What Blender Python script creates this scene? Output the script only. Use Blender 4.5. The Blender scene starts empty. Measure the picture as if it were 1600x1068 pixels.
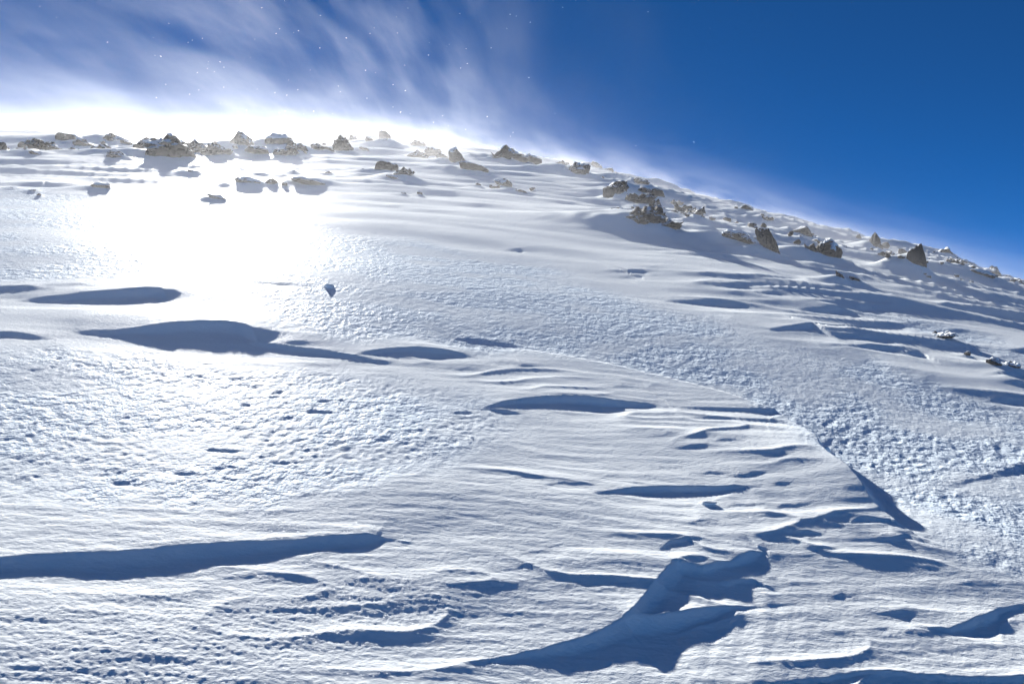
import bpy, bmesh, math, random
import numpy as np

# ------------------------------------------------------------------ camera, sky, sun, exposure
scene = bpy.context.scene
COL = scene.collection
EYE = 1.7                       # eye height above the snow
FPX = 1244.4                    # focal length in pixels of the 1600 px wide photograph (28 mm on 36 mm)

cam_data = bpy.data.cameras.new('camera')
cam_data.lens = 28.0
cam_data.sensor_width = 36.0
cam_data.clip_start = 0.05
cam_data.clip_end = 3000.0
cam = bpy.data.objects.new('camera', cam_data)
cam.location = (0, 0, EYE)
cam.rotation_euler = (math.radians(90), 0, 0)
COL.objects.link(cam)
scene.camera = cam

SUN_DIR = np.array([(310 - 800) / FPX, 1.0, (534 + 95) / FPX])
SUN_DIR /= np.linalg.norm(SUN_DIR)
SUN_EL = math.asin(SUN_DIR[2])
SUN_AZ = math.atan2(SUN_DIR[0], SUN_DIR[1])        # clockwise from +Y

world = bpy.data.worlds.new('World')
scene.world = world
world.use_nodes = True
wn, wl = world.node_tree.nodes, world.node_tree.links
wn.clear()
w_out = wn.new('ShaderNodeOutputWorld')
w_bg = wn.new('ShaderNodeBackground')
w_sky = wn.new('ShaderNodeTexSky')
w_sky.sky_type = 'NISHITA'
w_sky.sun_disc = False
w_sky.sun_elevation = SUN_EL
w_sky.sun_rotation = SUN_AZ
w_sky.altitude = 9500.0
w_sky.air_density = 1.0
w_sky.dust_density = 0.0
w_sky.ozone_density = 5.0
w_bg.inputs['Strength'].default_value = 0.05
w_sat = wn.new('ShaderNodeHueSaturation')          # an even grade over the whole sky
w_sat.inputs['Saturation'].default_value = 1.16
w_sat.inputs['Value'].default_value = 0.95
wl.new(w_sky.outputs['Color'], w_sat.inputs['Color'])
wl.new(w_sat.outputs['Color'], w_bg.inputs['Color'])
wl.new(w_bg.outputs['Background'], w_out.inputs['Surface'])

sun_data = bpy.data.lights.new('sun', 'SUN')
sun_data.energy = 5.0
sun_data.angle = math.radians(0.9)
sun_data.color = (1.0, 0.975, 0.93)
sun = bpy.data.objects.new('sun', sun_data)
from mathutils import Vector, Matrix
sun.rotation_euler = Vector(tuple(SUN_DIR)).to_track_quat('Z', 'Y').to_euler()
COL.objects.link(sun)

scene.view_settings.view_transform = 'Standard'
scene.view_settings.look = 'None'
scene.view_settings.exposure = 1.2
scene.view_settings.gamma = 1.0
scene.view_settings.use_curve_mapping = False
scene.render.engine = 'CYCLES'
scene.cycles.use_denoising = True
scene.cycles.use_adaptive_sampling = True
scene.cycles.adaptive_threshold = 0.03
scene.cycles.max_bounces = 3
scene.cycles.diffuse_bounces = 3
scene.cycles.glossy_bounces = 1
scene.cycles.volume_bounces = 0
scene.cycles.volume_step_rate = 0.9
scene.cycles.volume_max_steps = 256
scene.cycles.sample_clamp_indirect = 4.0
try:
    scene.cycles.volume_preview_step_rate = 0.16
except Exception:
    pass

# ------------------------------------------------------------------ the lie of the land
BP = dict(s=.3026, t=.2582, x0=4.28, w=11.75, k=1.865, xr=-4.29, yr=56.0, r=.547, wr=9.11)


def sp(v, w):
    return .5 * (v + np.sqrt(v * v + w * w))


T0 = float(sp(-BP['x0'], BP['w']))
R0 = float(sp(BP['k'] * sp(-BP['xr'], 4.0) - BP['yr'], BP['wr']))


def base(x, y):
    """Smooth shape of the mountain shoulder: rises ahead, falls away to the right, rolls over at the ridge."""
    t = BP['t'] * (sp(x - BP['x0'], BP['w']) - T0)
    q = y + BP['k'] * sp(x - BP['xr'], 4.0) - BP['yr']
    return BP['s'] * y - t - BP['r'] * (sp(q, BP['wr']) - R0)


RAY_Y = np.concatenate([np.linspace(.6, 8, 1500), np.linspace(8.01, 75, 3000)])


def at(px, py, lift=0.0):
    """Point on the smooth mountain that the photograph shows at a pixel (rays that clear the ridge end on it)."""
    x = (px - 800) / FPX * RAY_Y
    d = EYE + (534 - py) / FPX * RAY_Y - base(x, RAY_Y)
    i = np.where(d <= 0)[0]
    if len(i) and i[0] > 0:
        a = i[0]
        u = d[a - 1] / (d[a - 1] - d[a])
        y = RAY_Y[a - 1] + u * (RAY_Y[a] - RAY_Y[a - 1])
    else:
        y = RAY_Y[np.argmax((base(x, RAY_Y) - EYE) / RAY_Y)]
    return (px - 800) / FPX * y, y


def noise(x, y, seed=0):
    """2-D gradient noise, about -1..1."""
    x = np.asarray(x, np.float32); y = np.asarray(y, np.float32)
    ix, iy = np.floor(x), np.floor(y)
    fx, fy = x - ix, y - iy
    ux = fx * fx * fx * (fx * (fx * 6 - 15) + 10)
    uy = fy * fy * fy * (fy * (fy * 6 - 15) + 10)
    jx, jy = ix.astype(np.int32).view(np.uint32), iy.astype(np.int32).view(np.uint32)
    ax = (jx * np.uint32(374761393), (jx + np.uint32(1)) * np.uint32(374761393))
    ay = (jy * np.uint32(668265263) + np.uint32(seed * 7919 + 13), (jy + np.uint32(1)) * np.uint32(668265263) + np.uint32(seed * 7919 + 13))

    def g(dx, dy):
        h = ax[dx] + ay[dy]
        h = (h ^ (h >> np.uint32(13))) * np.uint32(1274126177)
        h = (h ^ (h >> np.uint32(16))) * np.uint32(2246822519)
        h = (h ^ (h >> np.uint32(15))) & np.uint32(63)
        return GRAD_X[h] * (fx - dx) + GRAD_Y[h] * (fy - dy)
    a, b, c, d = g(0, 0), g(1, 0), g(0, 1), g(1, 1)
    return 1.5 * ((a + (b - a) * ux) * (1 - uy) + (c + (d - c) * ux) * uy)


GRAD_X = np.cos(np.arange(64) * (2 * math.pi / 64)).astype(np.float32)
GRAD_Y = np.sin(np.arange(64) * (2 * math.pi / 64)).astype(np.float32)


def sstep(a, b, v):
    t = np.clip((v - a) / (b - a), 0, 1)
    return t * t * (3 - 2 * t)


# ------------------------------------------------------------------ snow slope: grid, finest in front of the viewer
th_f = np.linspace(math.radians(-40), math.radians(40), 1130)
th_b = np.linspace(math.radians(40), math.radians(320), 140)[1:-1]
TH = np.concatenate([th_f, th_b])
r_in = np.linspace(.25, 2.0, 26)[:-1]
r_n = 1.0 / np.linspace(1 / 2.0, 1 / 12.5, 610)
rr = [12.5]
while rr[-1] < 60:
    rr.append(rr[-1] + .125 + .0022 * (rr[-1] - 12.5))
while rr[-1] < 420:
    rr.append(rr[-1] * 1.07)
RR = np.concatenate([r_in, r_n, np.array(rr[1:])])
NT, NR = len(TH), len(RR)
GX = (RR[:, None] * np.sin(TH)[None, :])
GY = (RR[:, None] * np.cos(TH)[None, :])
DIST = np.repeat(RR[:, None], NT, 1)
X, Y, R_ = (a_.ravel().astype(np.float32) for a_ in (GX, GY, DIST))
Z0 = base(X, Y)
FRONT = (np.abs(np.arctan2(X, Y)) < math.radians(43)) & (Y > .3)

WIND = math.radians(6)
cw, sw = math.cos(WIND), math.sin(WIND)


def wind_coords(x, y, amp=.35, scale=1.6, seed=5):
    wob = noise(x / scale, y / scale, seed) * amp
    a = x * cw + y * sw
    b = -x * sw + y * cw + wob * .25
    return a, b


def polymask(poly_px, soft=.05, wob=.12, seed=3):
    """Soft mask of a region given by its outline on the photograph, laid on the ground; ragged by noise."""
    P = np.array([at(*p) for p in poly_px])
    fade = np.clip(R_ / 5, .5, 6)
    m = np.zeros(len(X), np.float32)
    sel = np.where(FRONT)[0]
    x0, y0, f = X[sel], Y[sel], fade[sel]
    wx = noise(x0 / (.35 * f), y0 / (.2 * f), seed) * wob * f + noise(x0 / (.09 * f), y0 / (.06 * f), seed + 1) * .04 * f
    wy = noise(x0 / (.4 * f), y0 / (.2 * f), seed + 7) * wob * f * .7 + noise(x0 / (.1 * f), y0 / (.05 * f), seed + 8) * .03 * f
    acc = np.zeros(len(sel), np.float32)
    offs = [(0, 0), (1, .3), (-1, -.3), (.3, -1), (-.3, 1)]
    for ox, oy in offs:
        qx, qy = x0 + wx + ox * soft * f, y0 + wy + oy * soft * f
        inside = np.zeros(len(sel), bool)
        n = len(P)
        for i in range(n):
            xa, ya = P[i]; xb, yb = P[(i + 1) % n]
            if ya == yb:
                continue
            c = (ya > qy) != (yb > qy)
            inside ^= c & (qx < (xb - xa) * (qy - ya) / (yb - ya) + xa)
        acc += inside
    m[sel] = acc / len(offs)
    g = m.reshape(NR, NT).astype(np.float64)
    for _ in range(2):                                     # soften the border
        for ax in (0, 1):
            n_ = 5
            p = np.pad(g, [(n_ + 1, n_) if a_ == ax else (0, 0) for a_ in (0, 1)], mode='edge')
            c = np.cumsum(p, ax)
            L = g.shape[ax]
            g = (np.take(c, np.arange(2 * n_ + 1, 2 * n_ + 1 + L), ax) - np.take(c, np.arange(L), ax)) / (2 * n_ + 1)
    return g.ravel().astype(np.float32)


ICE_MAIN = [(420, 338), (560, 366), (700, 392), (850, 416), (905, 436), (1000, 468), (1110, 505), (1205, 540), (1350, 562), (1480, 610),
            (1600, 645), (1760, 690), (1760, 960), (1600, 905), (1480, 865), (1420, 830), (1388, 795), (1275, 692), (1200, 637),
            (1100, 600), (1000, 573), (860, 548), (600, 528), (430, 515), (345, 480), (300, 430), (330, 380)]
ICE_LEFT = [(-160, 535), (80, 545), (210, 552), (400, 562), (600, 585), (720, 612), (770, 634), (805, 662), (760, 700), (680, 738), (560, 755),
            (330, 792), (100, 785), (-160, 765)]
ICE_FAR = [(-160, 288), (60, 298), (200, 322), (330, 345), (330, 400), (230, 438), (60, 446), (-160, 440)]
ICE_BAND = [(1330, 478), (1440, 500), (1600, 545), (1760, 580), (1760, 610), (1600, 566), (1450, 528)]
m_main = polymask(ICE_MAIN, soft=.09, wob=.2, seed=11)
m_left = polymask(ICE_LEFT, soft=.12, wob=.3, seed=21)
m_far = polymask(ICE_FAR, seed=31)
m_band = polymask(ICE_BAND, seed=41)
crust = np.clip(m_main + m_far + m_band + m_left, 0, 1)
m_left = m_left * (1 - np.clip(m_main, 0, 1))
drift = 1 - crust

Z = Z0.copy()
near = 1 - sstep(14, 22, R_)
far = sstep(9, 18, R_)


def lod(lam):
    """fades a wavelength out where the grid is too coarse to carry it"""
    dr = np.where(R_ < 12.5, R_ * R_ / 1450.0, .125 + .0022 * (R_ - 12.5))
    dr = np.maximum(dr, R_ * .00125)
    dr = np.where(FRONT, dr, R_ * .1)
    return sstep(1.6, 3.5, lam / dr)


A, B = wind_coords(X, Y)
# broad swells
Z += .045 * noise(X / 3.3, Y / 2.1, 1) * sstep(1.5, 5, R_) + .012 * noise(A / 1.5, B / .55, 2) * (.4 + .6 * drift) + .020 * noise(A / 2.6 + .3 * B, B / 1.0, 10) * drift
Z += far * (.16 * noise(A / 9, B / 3.2, 61) + .07 * noise(A / 4.5, B / 1.1, 62) * drift)
# wind-carved ribs on the drifts
rib = 1 - np.abs(noise(A / .95, B / .17, 3))
Z += drift * (.0048 * (rib ** 2 - .4) * lod(.17) * (.35 + .65 * sstep(-.2, .5, noise(X / 1.1, Y / .7, 4))))
Z += drift * .0017 * noise(A / .33, B / .052, 6) * lod(.06)
Z += drift * .0013 * noise(A / .09, B / .024, 8) * lod(.03)
Z += drift * .0006 * noise(X / .022, Y / .014, 9) * lod(.018)
GRAN = [(-200, 915), (120, 925), (330, 920), (600, 900), (760, 940), (640, 985), (420, 1050), (250, 1110), (-200, 1110)]
m_gran = polymask(GRAN, soft=.1, wob=.2, seed=51)
Z += m_gran * (.0011 * noise(A / .021, B / .017, 52) + .0008 * noise(X / .011, Y / .010, 53)) * lod(.016)
rib2 = 1 - np.abs(noise(A / 3.2, B / .55, 13))
ledge = drift * (.25 + .75 * sstep(-1.8, .5, X)) * (1 - sstep(5.5, 7.5, R_)) * sstep(-.25, .45, noise(X / .9, Y / .6, 28))
rib4 = 1 - np.abs(noise(A / .75 + .5 * noise(X / .4, Y / .3, 29), B / .20, 27))
Z += ledge * .0125 * rib4 ** 4 * lod(.14)
bank = sstep(5.0, 8.5, R_) * sstep(1.0, 3.5, X) * drift
rib3 = 1 - np.abs(noise(A / 1.5 + .4 * noise(X / .8, Y / .6, 25), B / .42, 24))
Z += drift * far * .05 * (rib2 ** 3 - .3) * lod(.5) + bank * (.040 * rib2 ** 4 + .030 * rib3 ** 4) * sstep(-.4, .4, noise(X / 2.2, Y / 1.3, 26) + .25)
# refrozen crust: scaly bumps with small pits
sc = 1 + sstep(5, 14, R_) * .9
c1 = noise(A / (.066 * sc), B / (.060 * sc), 14)
c2 = noise(A / (.034 * sc), B / (.034 * sc), 15)
c3 = noise(A / .023, B / .02, 16)
patch = .15 + 1.1 * sstep(-.45, .4, noise(A / 1.1, B / .45, 22) + .5 * noise(X / .35, Y / .3, 23))
cr = -.5 * np.abs(c1) ** .8 + .35 * c1 + .45 * c2
Z += (m_main + m_far + m_band) * (.0070 * patch * sc * cr * lod(.06 * sc) + .0012 * c3 * lod(.018))
mod = .35 + .65 * sstep(-.25, .4, noise(X / .8, Y / .45, 17))
Z += m_left * (.0066 * cr * mod * lod(.06) + .0016 * c3 * lod(.018))
pit = sstep(.34, .8, noise(A / .13, B / .06, 18) + .35 * noise(A / .05, B / .03, 20)) * sstep(-.1, .3, noise(X / .9, Y / .5, 19))
Z -= m_left * .006 * pit * lod(.08)
Z -= (m_main + m_left) * .004
crust = crust * (.25 + .75 * np.clip(patch, 0, 1))

# ---- drift lips, scours and hollows, each a crest line with a drop on one side
GRAZE = .155
ZF = np.zeros_like(Z)


KW = np.clip(R_ / 4.0, .5, 6)
ROWGAP = np.where(R_ < 12.5, R_ * R_ / 1450.0, .125 + .0022 * (R_ - 12.5))
WOBX = (noise(X / (.5 * KW), Y / (.3 * KW), 71) * .05 + noise(X / (.11 * KW), Y / (.08 * KW), 72) * .012) * KW
WOBY = (noise(X / (.5 * KW), Y / (.3 * KW), 73) * .03 + noise(X / (.10 * KW), Y / (.08 * KW), 74) * .009
        + noise(A / (.28 * KW), B / (.030 * KW), 75) * .009 + noise(X / (.04 * KW), Y / (.03 * KW), 76) * .004) * KW * (1 - .85 * sstep(5.5, 9, R_))
STRATA = 1 + (1 - .9 * sstep(5.5, 9, R_)) * (.45 * noise(A / (.6 * KW), B / (.05 * KW), 77) + .2 * noise(A / (.2 * KW), B / (.025 * KW), 78))


def scarp(pts, up=.5, wu=.35, wd=.5, edge=1.3, gain=.85, side=1, wob=1.0, heights=None, strata=1.0):
    """pts: (px, py, shadow length in px). The snow drops on the near side (side=-1: the far side) of the crest."""
    W = np.array([at(p[0], p[1]) for p in pts])
    if heights is None:
        hs = []
        for p in pts:
            a, b = at(p[0], p[1]), at(p[0], p[1] + max(p[2], .01))
            hs.append(math.hypot(a[0] - b[0], a[1] - b[1]) * GRAZE * gain if p[2] > 0 else 0.0)
        hs = np.array(hs)
    else:
        hs = np.array(heights)
    for _ in range(1 if len(W) > 5 else 0):               # round the corners of the crest line
        Wc, hc = [W[0]], [hs[0]]
        for a, b, ha, hb in zip(W[:-1], W[1:], hs[:-1], hs[1:]):
            Wc += [.75 * a + .25 * b, .25 * a + .75 * b]
            hc += [.75 * ha + .25 * hb, .25 * ha + .75 * hb]
        W, hs = np.array(Wc + [W[-1]]), np.array(hc + [hs[-1]])
    seg = np.hypot(*(W[1:] - W[:-1]).T)
    S = np.concatenate([[0], np.cumsum(seg)])
    k = max(.5, min(6, float(np.mean(np.hypot(W[:, 0], W[:, 1]))) / 4.0))
    # height along the crest, and a smeared copy that holds away from the crest
    us = np.linspace(-.3 * k, S[-1] + .3 * k, 160)
    hu = np.interp(us, S, hs, left=0, right=0)
    du = us[1] - us[0]
    def smear(a, sig):
        n_ = int(3 * sig / du) + 1
        ker = np.exp(-.5 * (np.arange(-n_, n_ + 1) * du / sig) ** 2)
        return np.convolve(np.pad(a, n_), ker / ker.sum(), 'same')[n_:-n_]
    h0, h1 = smear(hu, .008 * k), smear(hu, .10 * k)
    reach = 3.2 * max(wu, wd) * k
    lo, hi = W.min(0) - reach, W.max(0) + reach
    sel = np.where((X > lo[0]) & (X < hi[0]) & (Y > lo[1]) & (Y < hi[1]) & FRONT)[0]
    if len(sel) == 0:
        return
    x, y = X[sel] + wob * WOBX[sel], Y[sel] + wob * WOBY[sel]
    best = np.full(len(sel), 1e9)
    sd = np.zeros(len(sel))
    ss = np.zeros(len(sel))
    ds_, hs_ = [], []
    for i in range(len(W) - 1):
        a, e, L = W[i], W[i + 1] - W[i], seg[i]
        if L < 1e-5:
            continue
        t = ((x - a[0]) * e[0] + (y - a[1]) * e[1]) / (L * L)
        tc = np.clip(t, 0, 1)
        dx, dy = x - (a[0] + tc * e[0]), y - (a[1] + tc * e[1])
        d2 = dx * dx + dy * dy
        m = d2 < best
        best[m] = d2[m]
        cr_ = e[0] * (y - a[1]) - e[1] * (x - a[0])     # >0: the far side of a line drawn left to right
        if i == 0:
            tc = np.minimum(t, 1)
        if i == len(W) - 2:
            tc = np.maximum(tc, t) if i > 0 else t
        perp = np.abs(cr_) / L
        d = np.where((t < 0) | (t > 1), np.sqrt(d2) if 0 < i < len(W) - 2 else np.where((t < 0) & (i == 0) | (t > 1) & (i == len(W) - 2), perp, np.sqrt(d2)), perp)
        sd[m] = (np.where(cr_ > 0, -1, 1) * d)[m]
        ss[m] = (S[i] + tc * L)[m]
        ds_.append(np.sqrt(d2))
        hs_.append(np.interp(S[i] + np.clip(tc, 0, 1) * L, us, h1))
    sd *= side
    dmin = np.sqrt(best)
    tau = .03 * k + .3 * dmin
    wsum = np.zeros(len(sel)); hsum = np.zeros(len(sel))
    for i, (d_, h_) in enumerate(zip(ds_, hs_)):          # heights blend where several stretches of the crest are about as near
        w_ = np.exp(-(d_ - dmin) / tau) * seg[i]
        wsum += w_; hsum += w_ * h_
    hfar = hsum / np.maximum(wsum, 1e-12)
    f = sstep(0, .16 * k, np.abs(sd) - .02 * k)
    hh = (1 - f) * np.interp(ss, us, h0) + f * hfar
    over = np.maximum(np.maximum(-ss, ss - S[-1]), 0)
    hh *= np.exp(-(over / (.06 * k + np.where(sd > 0, .25, .2) * np.abs(sd))) ** 2)
    ew = np.maximum(edge * hh, np.maximum(.004, 1.1 * ROWGAP[sel]))
    n = np.clip(sd / ew, 0, 1)
    drop = 1 - (1 - n) ** 1.8
    v = np.where(sd <= 0, up * np.exp(np.minimum(sd, 0) / (wu * k)) * sstep(3.2 * wu * k, 2.0 * wu * k, -sd), up - drop)
    v = np.where(sd > ew, (up - 1) * np.exp(-(np.maximum(sd - ew, 0) / (wd * k)) ** 1.4), v)
    st = strata * (STRATA[sel] - 1)
    v = np.where(sd > 0, v * (1 + .45 * st), v * (1 + .2 * st))
    edge_d = np.minimum(np.minimum(X[sel] - lo[0], hi[0] - X[sel]), np.minimum(Y[sel] - lo[1], hi[1] - Y[sel]))
    v = v * sstep(0, .35 * reach, edge_d)
    ZF[sel] += hh * v


LENS_RNG = random.Random(7)


def lens(px, py, w, t, tilt=0.0, **kw):
    """A small scour: a crest that swells and dies out unevenly."""
    q = LENS_RNG
    w1, w2 = w * q.uniform(1.0, 2.0), w * q.uniform(.8, 1.5)
    t = t * q.uniform(.45, .95)
    b = q.uniform(-.3, .4)
    kw.setdefault('wob', 1.6)
    scarp([(px - w1, py + 1.5 - tilt * w1 + q.uniform(-1, 1.5), 0), (px - .6 * w1, py - .6 * tilt * w1 + q.uniform(-.5, 1), t * q.uniform(.15, .6)),
           (px - .2 * w1, py + q.uniform(-.6, .6), t * q.uniform(.6, 1)), (px + b * w2, py - .5, t), (px + .6 * w2, py + .3 + .55 * tilt * w2, t * q.uniform(.2, .8)),
           (px + w2, py + 2 + tilt * w2, 0)], **kw)


# foreground lip at the left
scarp([(-160, 896, 40), (0, 882, 46), (120, 872, 54), (250, 860, 66), (330, 855, 56), (420, 850, 38), (500, 843, 42), (560, 838, 48),
       (584, 838, 44), (596, 840, 8), (640, 848, 4)], up=.75, wu=.55, wd=.28, wob=.5, edge=2.4, gain=.8)
# scoop in the foreground
scarp([(735, 1034, 3), (800, 1022, 28), (870, 1010, 52), (930, 992, 64), (985, 965, 72), (1010, 930, 70), (1042, 895, 58), (1062, 884, 40)],
      up=.25, wu=.25, wd=.42, wob=.5, edge=1.6)
scarp([(978, 970, 40), (1000, 962, 95), (1060, 955, 100), (1110, 950, 46), (1150, 946, 8), (1260, 942, 0)], up=.5, wu=.10, wd=.22, wob=.4, edge=1.4)
scarp([(1055, 884, 26), (1100, 892, 26), (1140, 884, 32), (1172, 868, 36), (1192, 866, 6)], up=.35, wu=.25, wd=.22, wob=.5, edge=1.2)
scarp([(1125, 911, 8), (1175, 908, 14), (1213, 925, 2)], up=.4, wu=.15, wd=.18, wob=.6)
scarp([(1420, 978, 4), (1460, 985, 14), (1490, 975, 28), (1520, 962, 42), (1536, 958, 40), (1546, 950, 14), (1600, 944, 6), (1680, 938, 4)],
      up=.3, wu=.25, wd=.25, edge=1.3)
scarp([(960, 1090, 0), (1100, 1074, 2), (1240, 1060, 10), (1330, 1054, 22), (1420, 1054, 26), (1520, 1060, 30), (1700, 1068, 30)], up=.5, wu=.3, wd=.4)
scarp([(1030, 862, 3), (1055, 848, 12), (1095, 846, 9), (1110, 850, 1)], up=.5, wu=.12, wd=.12)
scarp([(1165, 846, 2), (1180, 860, 12), (1192, 862, 2)], up=.5, wu=.12, wd=.12)
scarp([(1175, 842, 4), (1210, 836, 12), (1262, 832, 10), (1286, 838, 1)], up=.5, wu=.12, wd=.14)
scarp([(1240, 818, 3), (1280, 812, 10), (1304, 808, 2)], up=.5, wu=.12, wd=.14)
scarp([(1256, 860, 3), (1285, 858, 9), (1304, 858, 2)], up=.5, wu=.10, wd=.12)
scarp([(1320, 822, 6), (1350, 818, 10), (1385, 822, 12), (1400, 830, 2)], up=.7, wu=.18, wd=.14)
scarp([(1380, 850, 4), (1410, 842, 10), (1445, 850, 5)], up=.6, wu=.15, wd=.14)
lens(1310, 930, 30, 9, .02); lens(1392, 958, 24, 9, -.05); lens(1370, 985, 40, 5, -.08)
lens(880, 862, 90, 4, -.12); lens(800, 888, 80, 4, -.14); lens(860, 905, 70, 3, -.15); lens(720, 902, 60, 2.5, -.1); lens(930, 842, 60, 2.5, -.05)

# hollows on the middle drift
scarp([(756, 632, 4), (810, 622, 18), (870, 618, 28), (920, 619, 30), (960, 623, 25), (1000, 626, 13), (1032, 628, 0)], up=.2, wu=.3, wd=.35,
      wob=.3, edge=1.0)
scarp([(748, 633, 3), (785, 635, 8), (812, 641, 2)], up=.3, wu=.2, wd=.2)
scarp([(928, 772, 4), (960, 768, 12), (1000, 760, 23), (1060, 759, 26), (1120, 762, 19), (1165, 762, 6), (1195, 762, 0)], up=.2, wu=.25, wd=.28,
      wob=.3, edge=1.2)
lens(1108, 740, 30, 10); lens(1160, 744, 26, 9, -.1); lens(1208, 760, 24, 9, -.1); lens(900, 758, 40, 7, -.06)
lens(960, 742, 30, 4, -.2); lens(1010, 738, 34, 4, -.1); lens(1000, 752, 26, 4); lens(1075, 786, 22, 5); lens(1160, 790, 40, 7, -.08)
lens(1230, 790, 34, 7, -.15); lens(1110, 815, 30, 6, -.15); lens(820, 745, 40, 6, -.05); lens(1195, 716, 30, 9, .1)
lens(1090, 697, 30, 10, -.02); lens(1130, 692, 20, 6); lens(1050, 670, 22, 4);
scarp([(985, 628, 2), (1100, 634, 6), (1170, 638, 10), (1213, 642, 15), (1226, 650, 3)], up=.4, wu=.2, wd=.2, wob=.2)
scarp([(1060, 652, 2), (1140, 652, 8), (1210, 656, 10), (1242, 668, 4)], up=.4, wu=.2, wd=.2, wob=.2)
lens(1020, 612, 120, 3, .03); lens(1080, 620, 130, 3, .02); lens(960, 600, 120, 3, .02); lens(930, 640, 60, 3)
# drifts at the middle left
scarp([(30, 468, 2), (100, 466, 14), (160, 462, 22), (220, 460, 27), (246, 460, 27), (253, 466, 10), (258, 472, 0)], up=.8, wu=.5, wd=.25, wob=.5, edge=1.8, gain=.75)
scarp([(-160, 452, 5), (0, 450, 8), (50, 452, 6), (95, 456, 0)], up=.6, wu=.3, wd=.25)
lens(112, 450, 32, 4, .03)
scarp([(120, 516, 3), (200, 514, 14), (240, 512, 33), (300, 511, 39), (350, 512, 42), (384, 517, 38), (392, 526, 20), (397, 532, 2)], up=.8, wu=.5,
      wd=.25, wob=.6, edge=1.8, gain=.62)
scarp([(-160, 516, 8), (0, 520, 10), (60, 525, 8), (95, 529, 0)], up=.6, wu=.4, wd=.25)
scarp([(388, 532, 6), (450, 540, 9), (520, 548, 9), (570, 555, 7), (610, 562, 1)], up=.7, wu=.4, wd=.25, wob=.4)
scarp([(556, 551, 2), (600, 545, 10), (650, 543, 19), (700, 547, 10), (742, 553, 1)], up=.5, wu=.35, wd=.25, wob=.3)
scarp([(700, 524, 1), (740, 526, 6), (790, 531, 6), (818, 536, 0)], up=.6, wu=.3, wd=.25, wob=.3)
lens(720, 570, 55, 6, .02); lens(812, 567, 28, 5, .03); lens(500, 565, 60, 3)
scarp([(362, 446, 1), (420, 449, 4), (480, 452, 3), (505, 454, 3), (532, 456, 0)], up=.8, wu=.3, wd=.2, wob=.6)
# single pits in the left crust
for px, py, w, t in [(195, 637, 14, 6), (548, 718, 16, 7), (62, 577, 16, 4), (120, 680, 22, 5), (175, 727, 18, 6),
                     (60, 722, 30, 6), (30, 750, 28, 6), (500, 712, 20, 5), (730, 690, 18, 5)]:
    lens(px, py, w, t, up=.35, wu=.1, wd=.1, edge=1.2)

# the drift's outer edge: plateau on the near side, the ground beyond drops to the crust
scarp([(600, 534, 1), (700, 538, 1), (800, 541, 1), (860, 548, 1), (1000, 573, 1), (1100, 600, 1), (1200, 637, 1), (1228, 655, 1), (1252, 671, 1), (1273, 690, 1), (1275, 704, 1),
       (1291, 723, 1), (1318, 744, 1), (1340, 768, 1), (1362, 797, 1), (1410, 832, 1), (1480, 862, 1), (1600, 905, 1), (1800, 965, 1)],
      side=-1, up=.5, wu=.4, wd=.5, edge=1.1, wob=.7, strata=0,
      heights=[0, .008, .012, .018, .03, .04, .06, .05, .075, .11, .09, .11, .13, .11, .05, .01, .0, .0, .0])
# soft drift at the right
scarp([(1470, 752, 2), (1510, 742, 4), (1560, 730, 8), (1620, 716, 11), (1800, 690, 13)], up=.85, wu=.35, wd=.4, edge=5.0, wob=.6)
# far bank of drifts at the right: lens-shaped scours
for a in [(987, 422, 32, 7), (978, 430, 26, 6), (996, 428, 18, 6), (1185, 437, 42, 8), (1155, 447, 42, 8), (1190, 459, 26, 5), (1105, 471, 48, 9), (1300, 474, 38, 5), (1290, 483, 42, 9), (1345, 479, 32, 9), (1350, 528, 32, 9), (1362, 543, 54, 14), (1422, 549, 22, 7), (1418, 551, 20, 6), (1572, 583, 34, 6), (1590, 596, 36, 8), (1590, 545, 26, 5), (1570, 622, 34, 6), (805, 388, 16, 8)]:
    lens(*a, tilt=.03, up=.5, wu=.3, wd=.22, wob=1.2, gain=1.1)
scarp([(1200, 520, 2), (1240, 515, 10), (1270, 513, 17), (1290, 523, 11), (1310, 534, 1)], up=.7, wu=.3, wd=.2, wob=.2)
# low swells higher up the slope
for a in [(60, 263, 90, 4), (330, 262, 110, 4), (490, 272, 80, 3), (700, 303, 40, 4), (620, 322, 60, 3), (760, 320, 60, 3), (560, 300, 60, 3),
          (700, 330, 60, 3), (850, 300, 40, 3), (900, 318, 50, 3), (860, 345, 60, 2), (930, 350, 50, 3), (640, 288, 60, 6), (560, 276, 50, 4),
          (760, 292, 40, 4), (740, 296, 30, 4), (95, 288, 60, 5), (330, 309, 30, 3), (380, 284, 70, 4), (250, 286, 60, 2)]:
    lens(*a, tilt=.03, up=.7, wu=.4, wd=.3, wob=1.2, gain=.8)
Z += ZF

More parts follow.
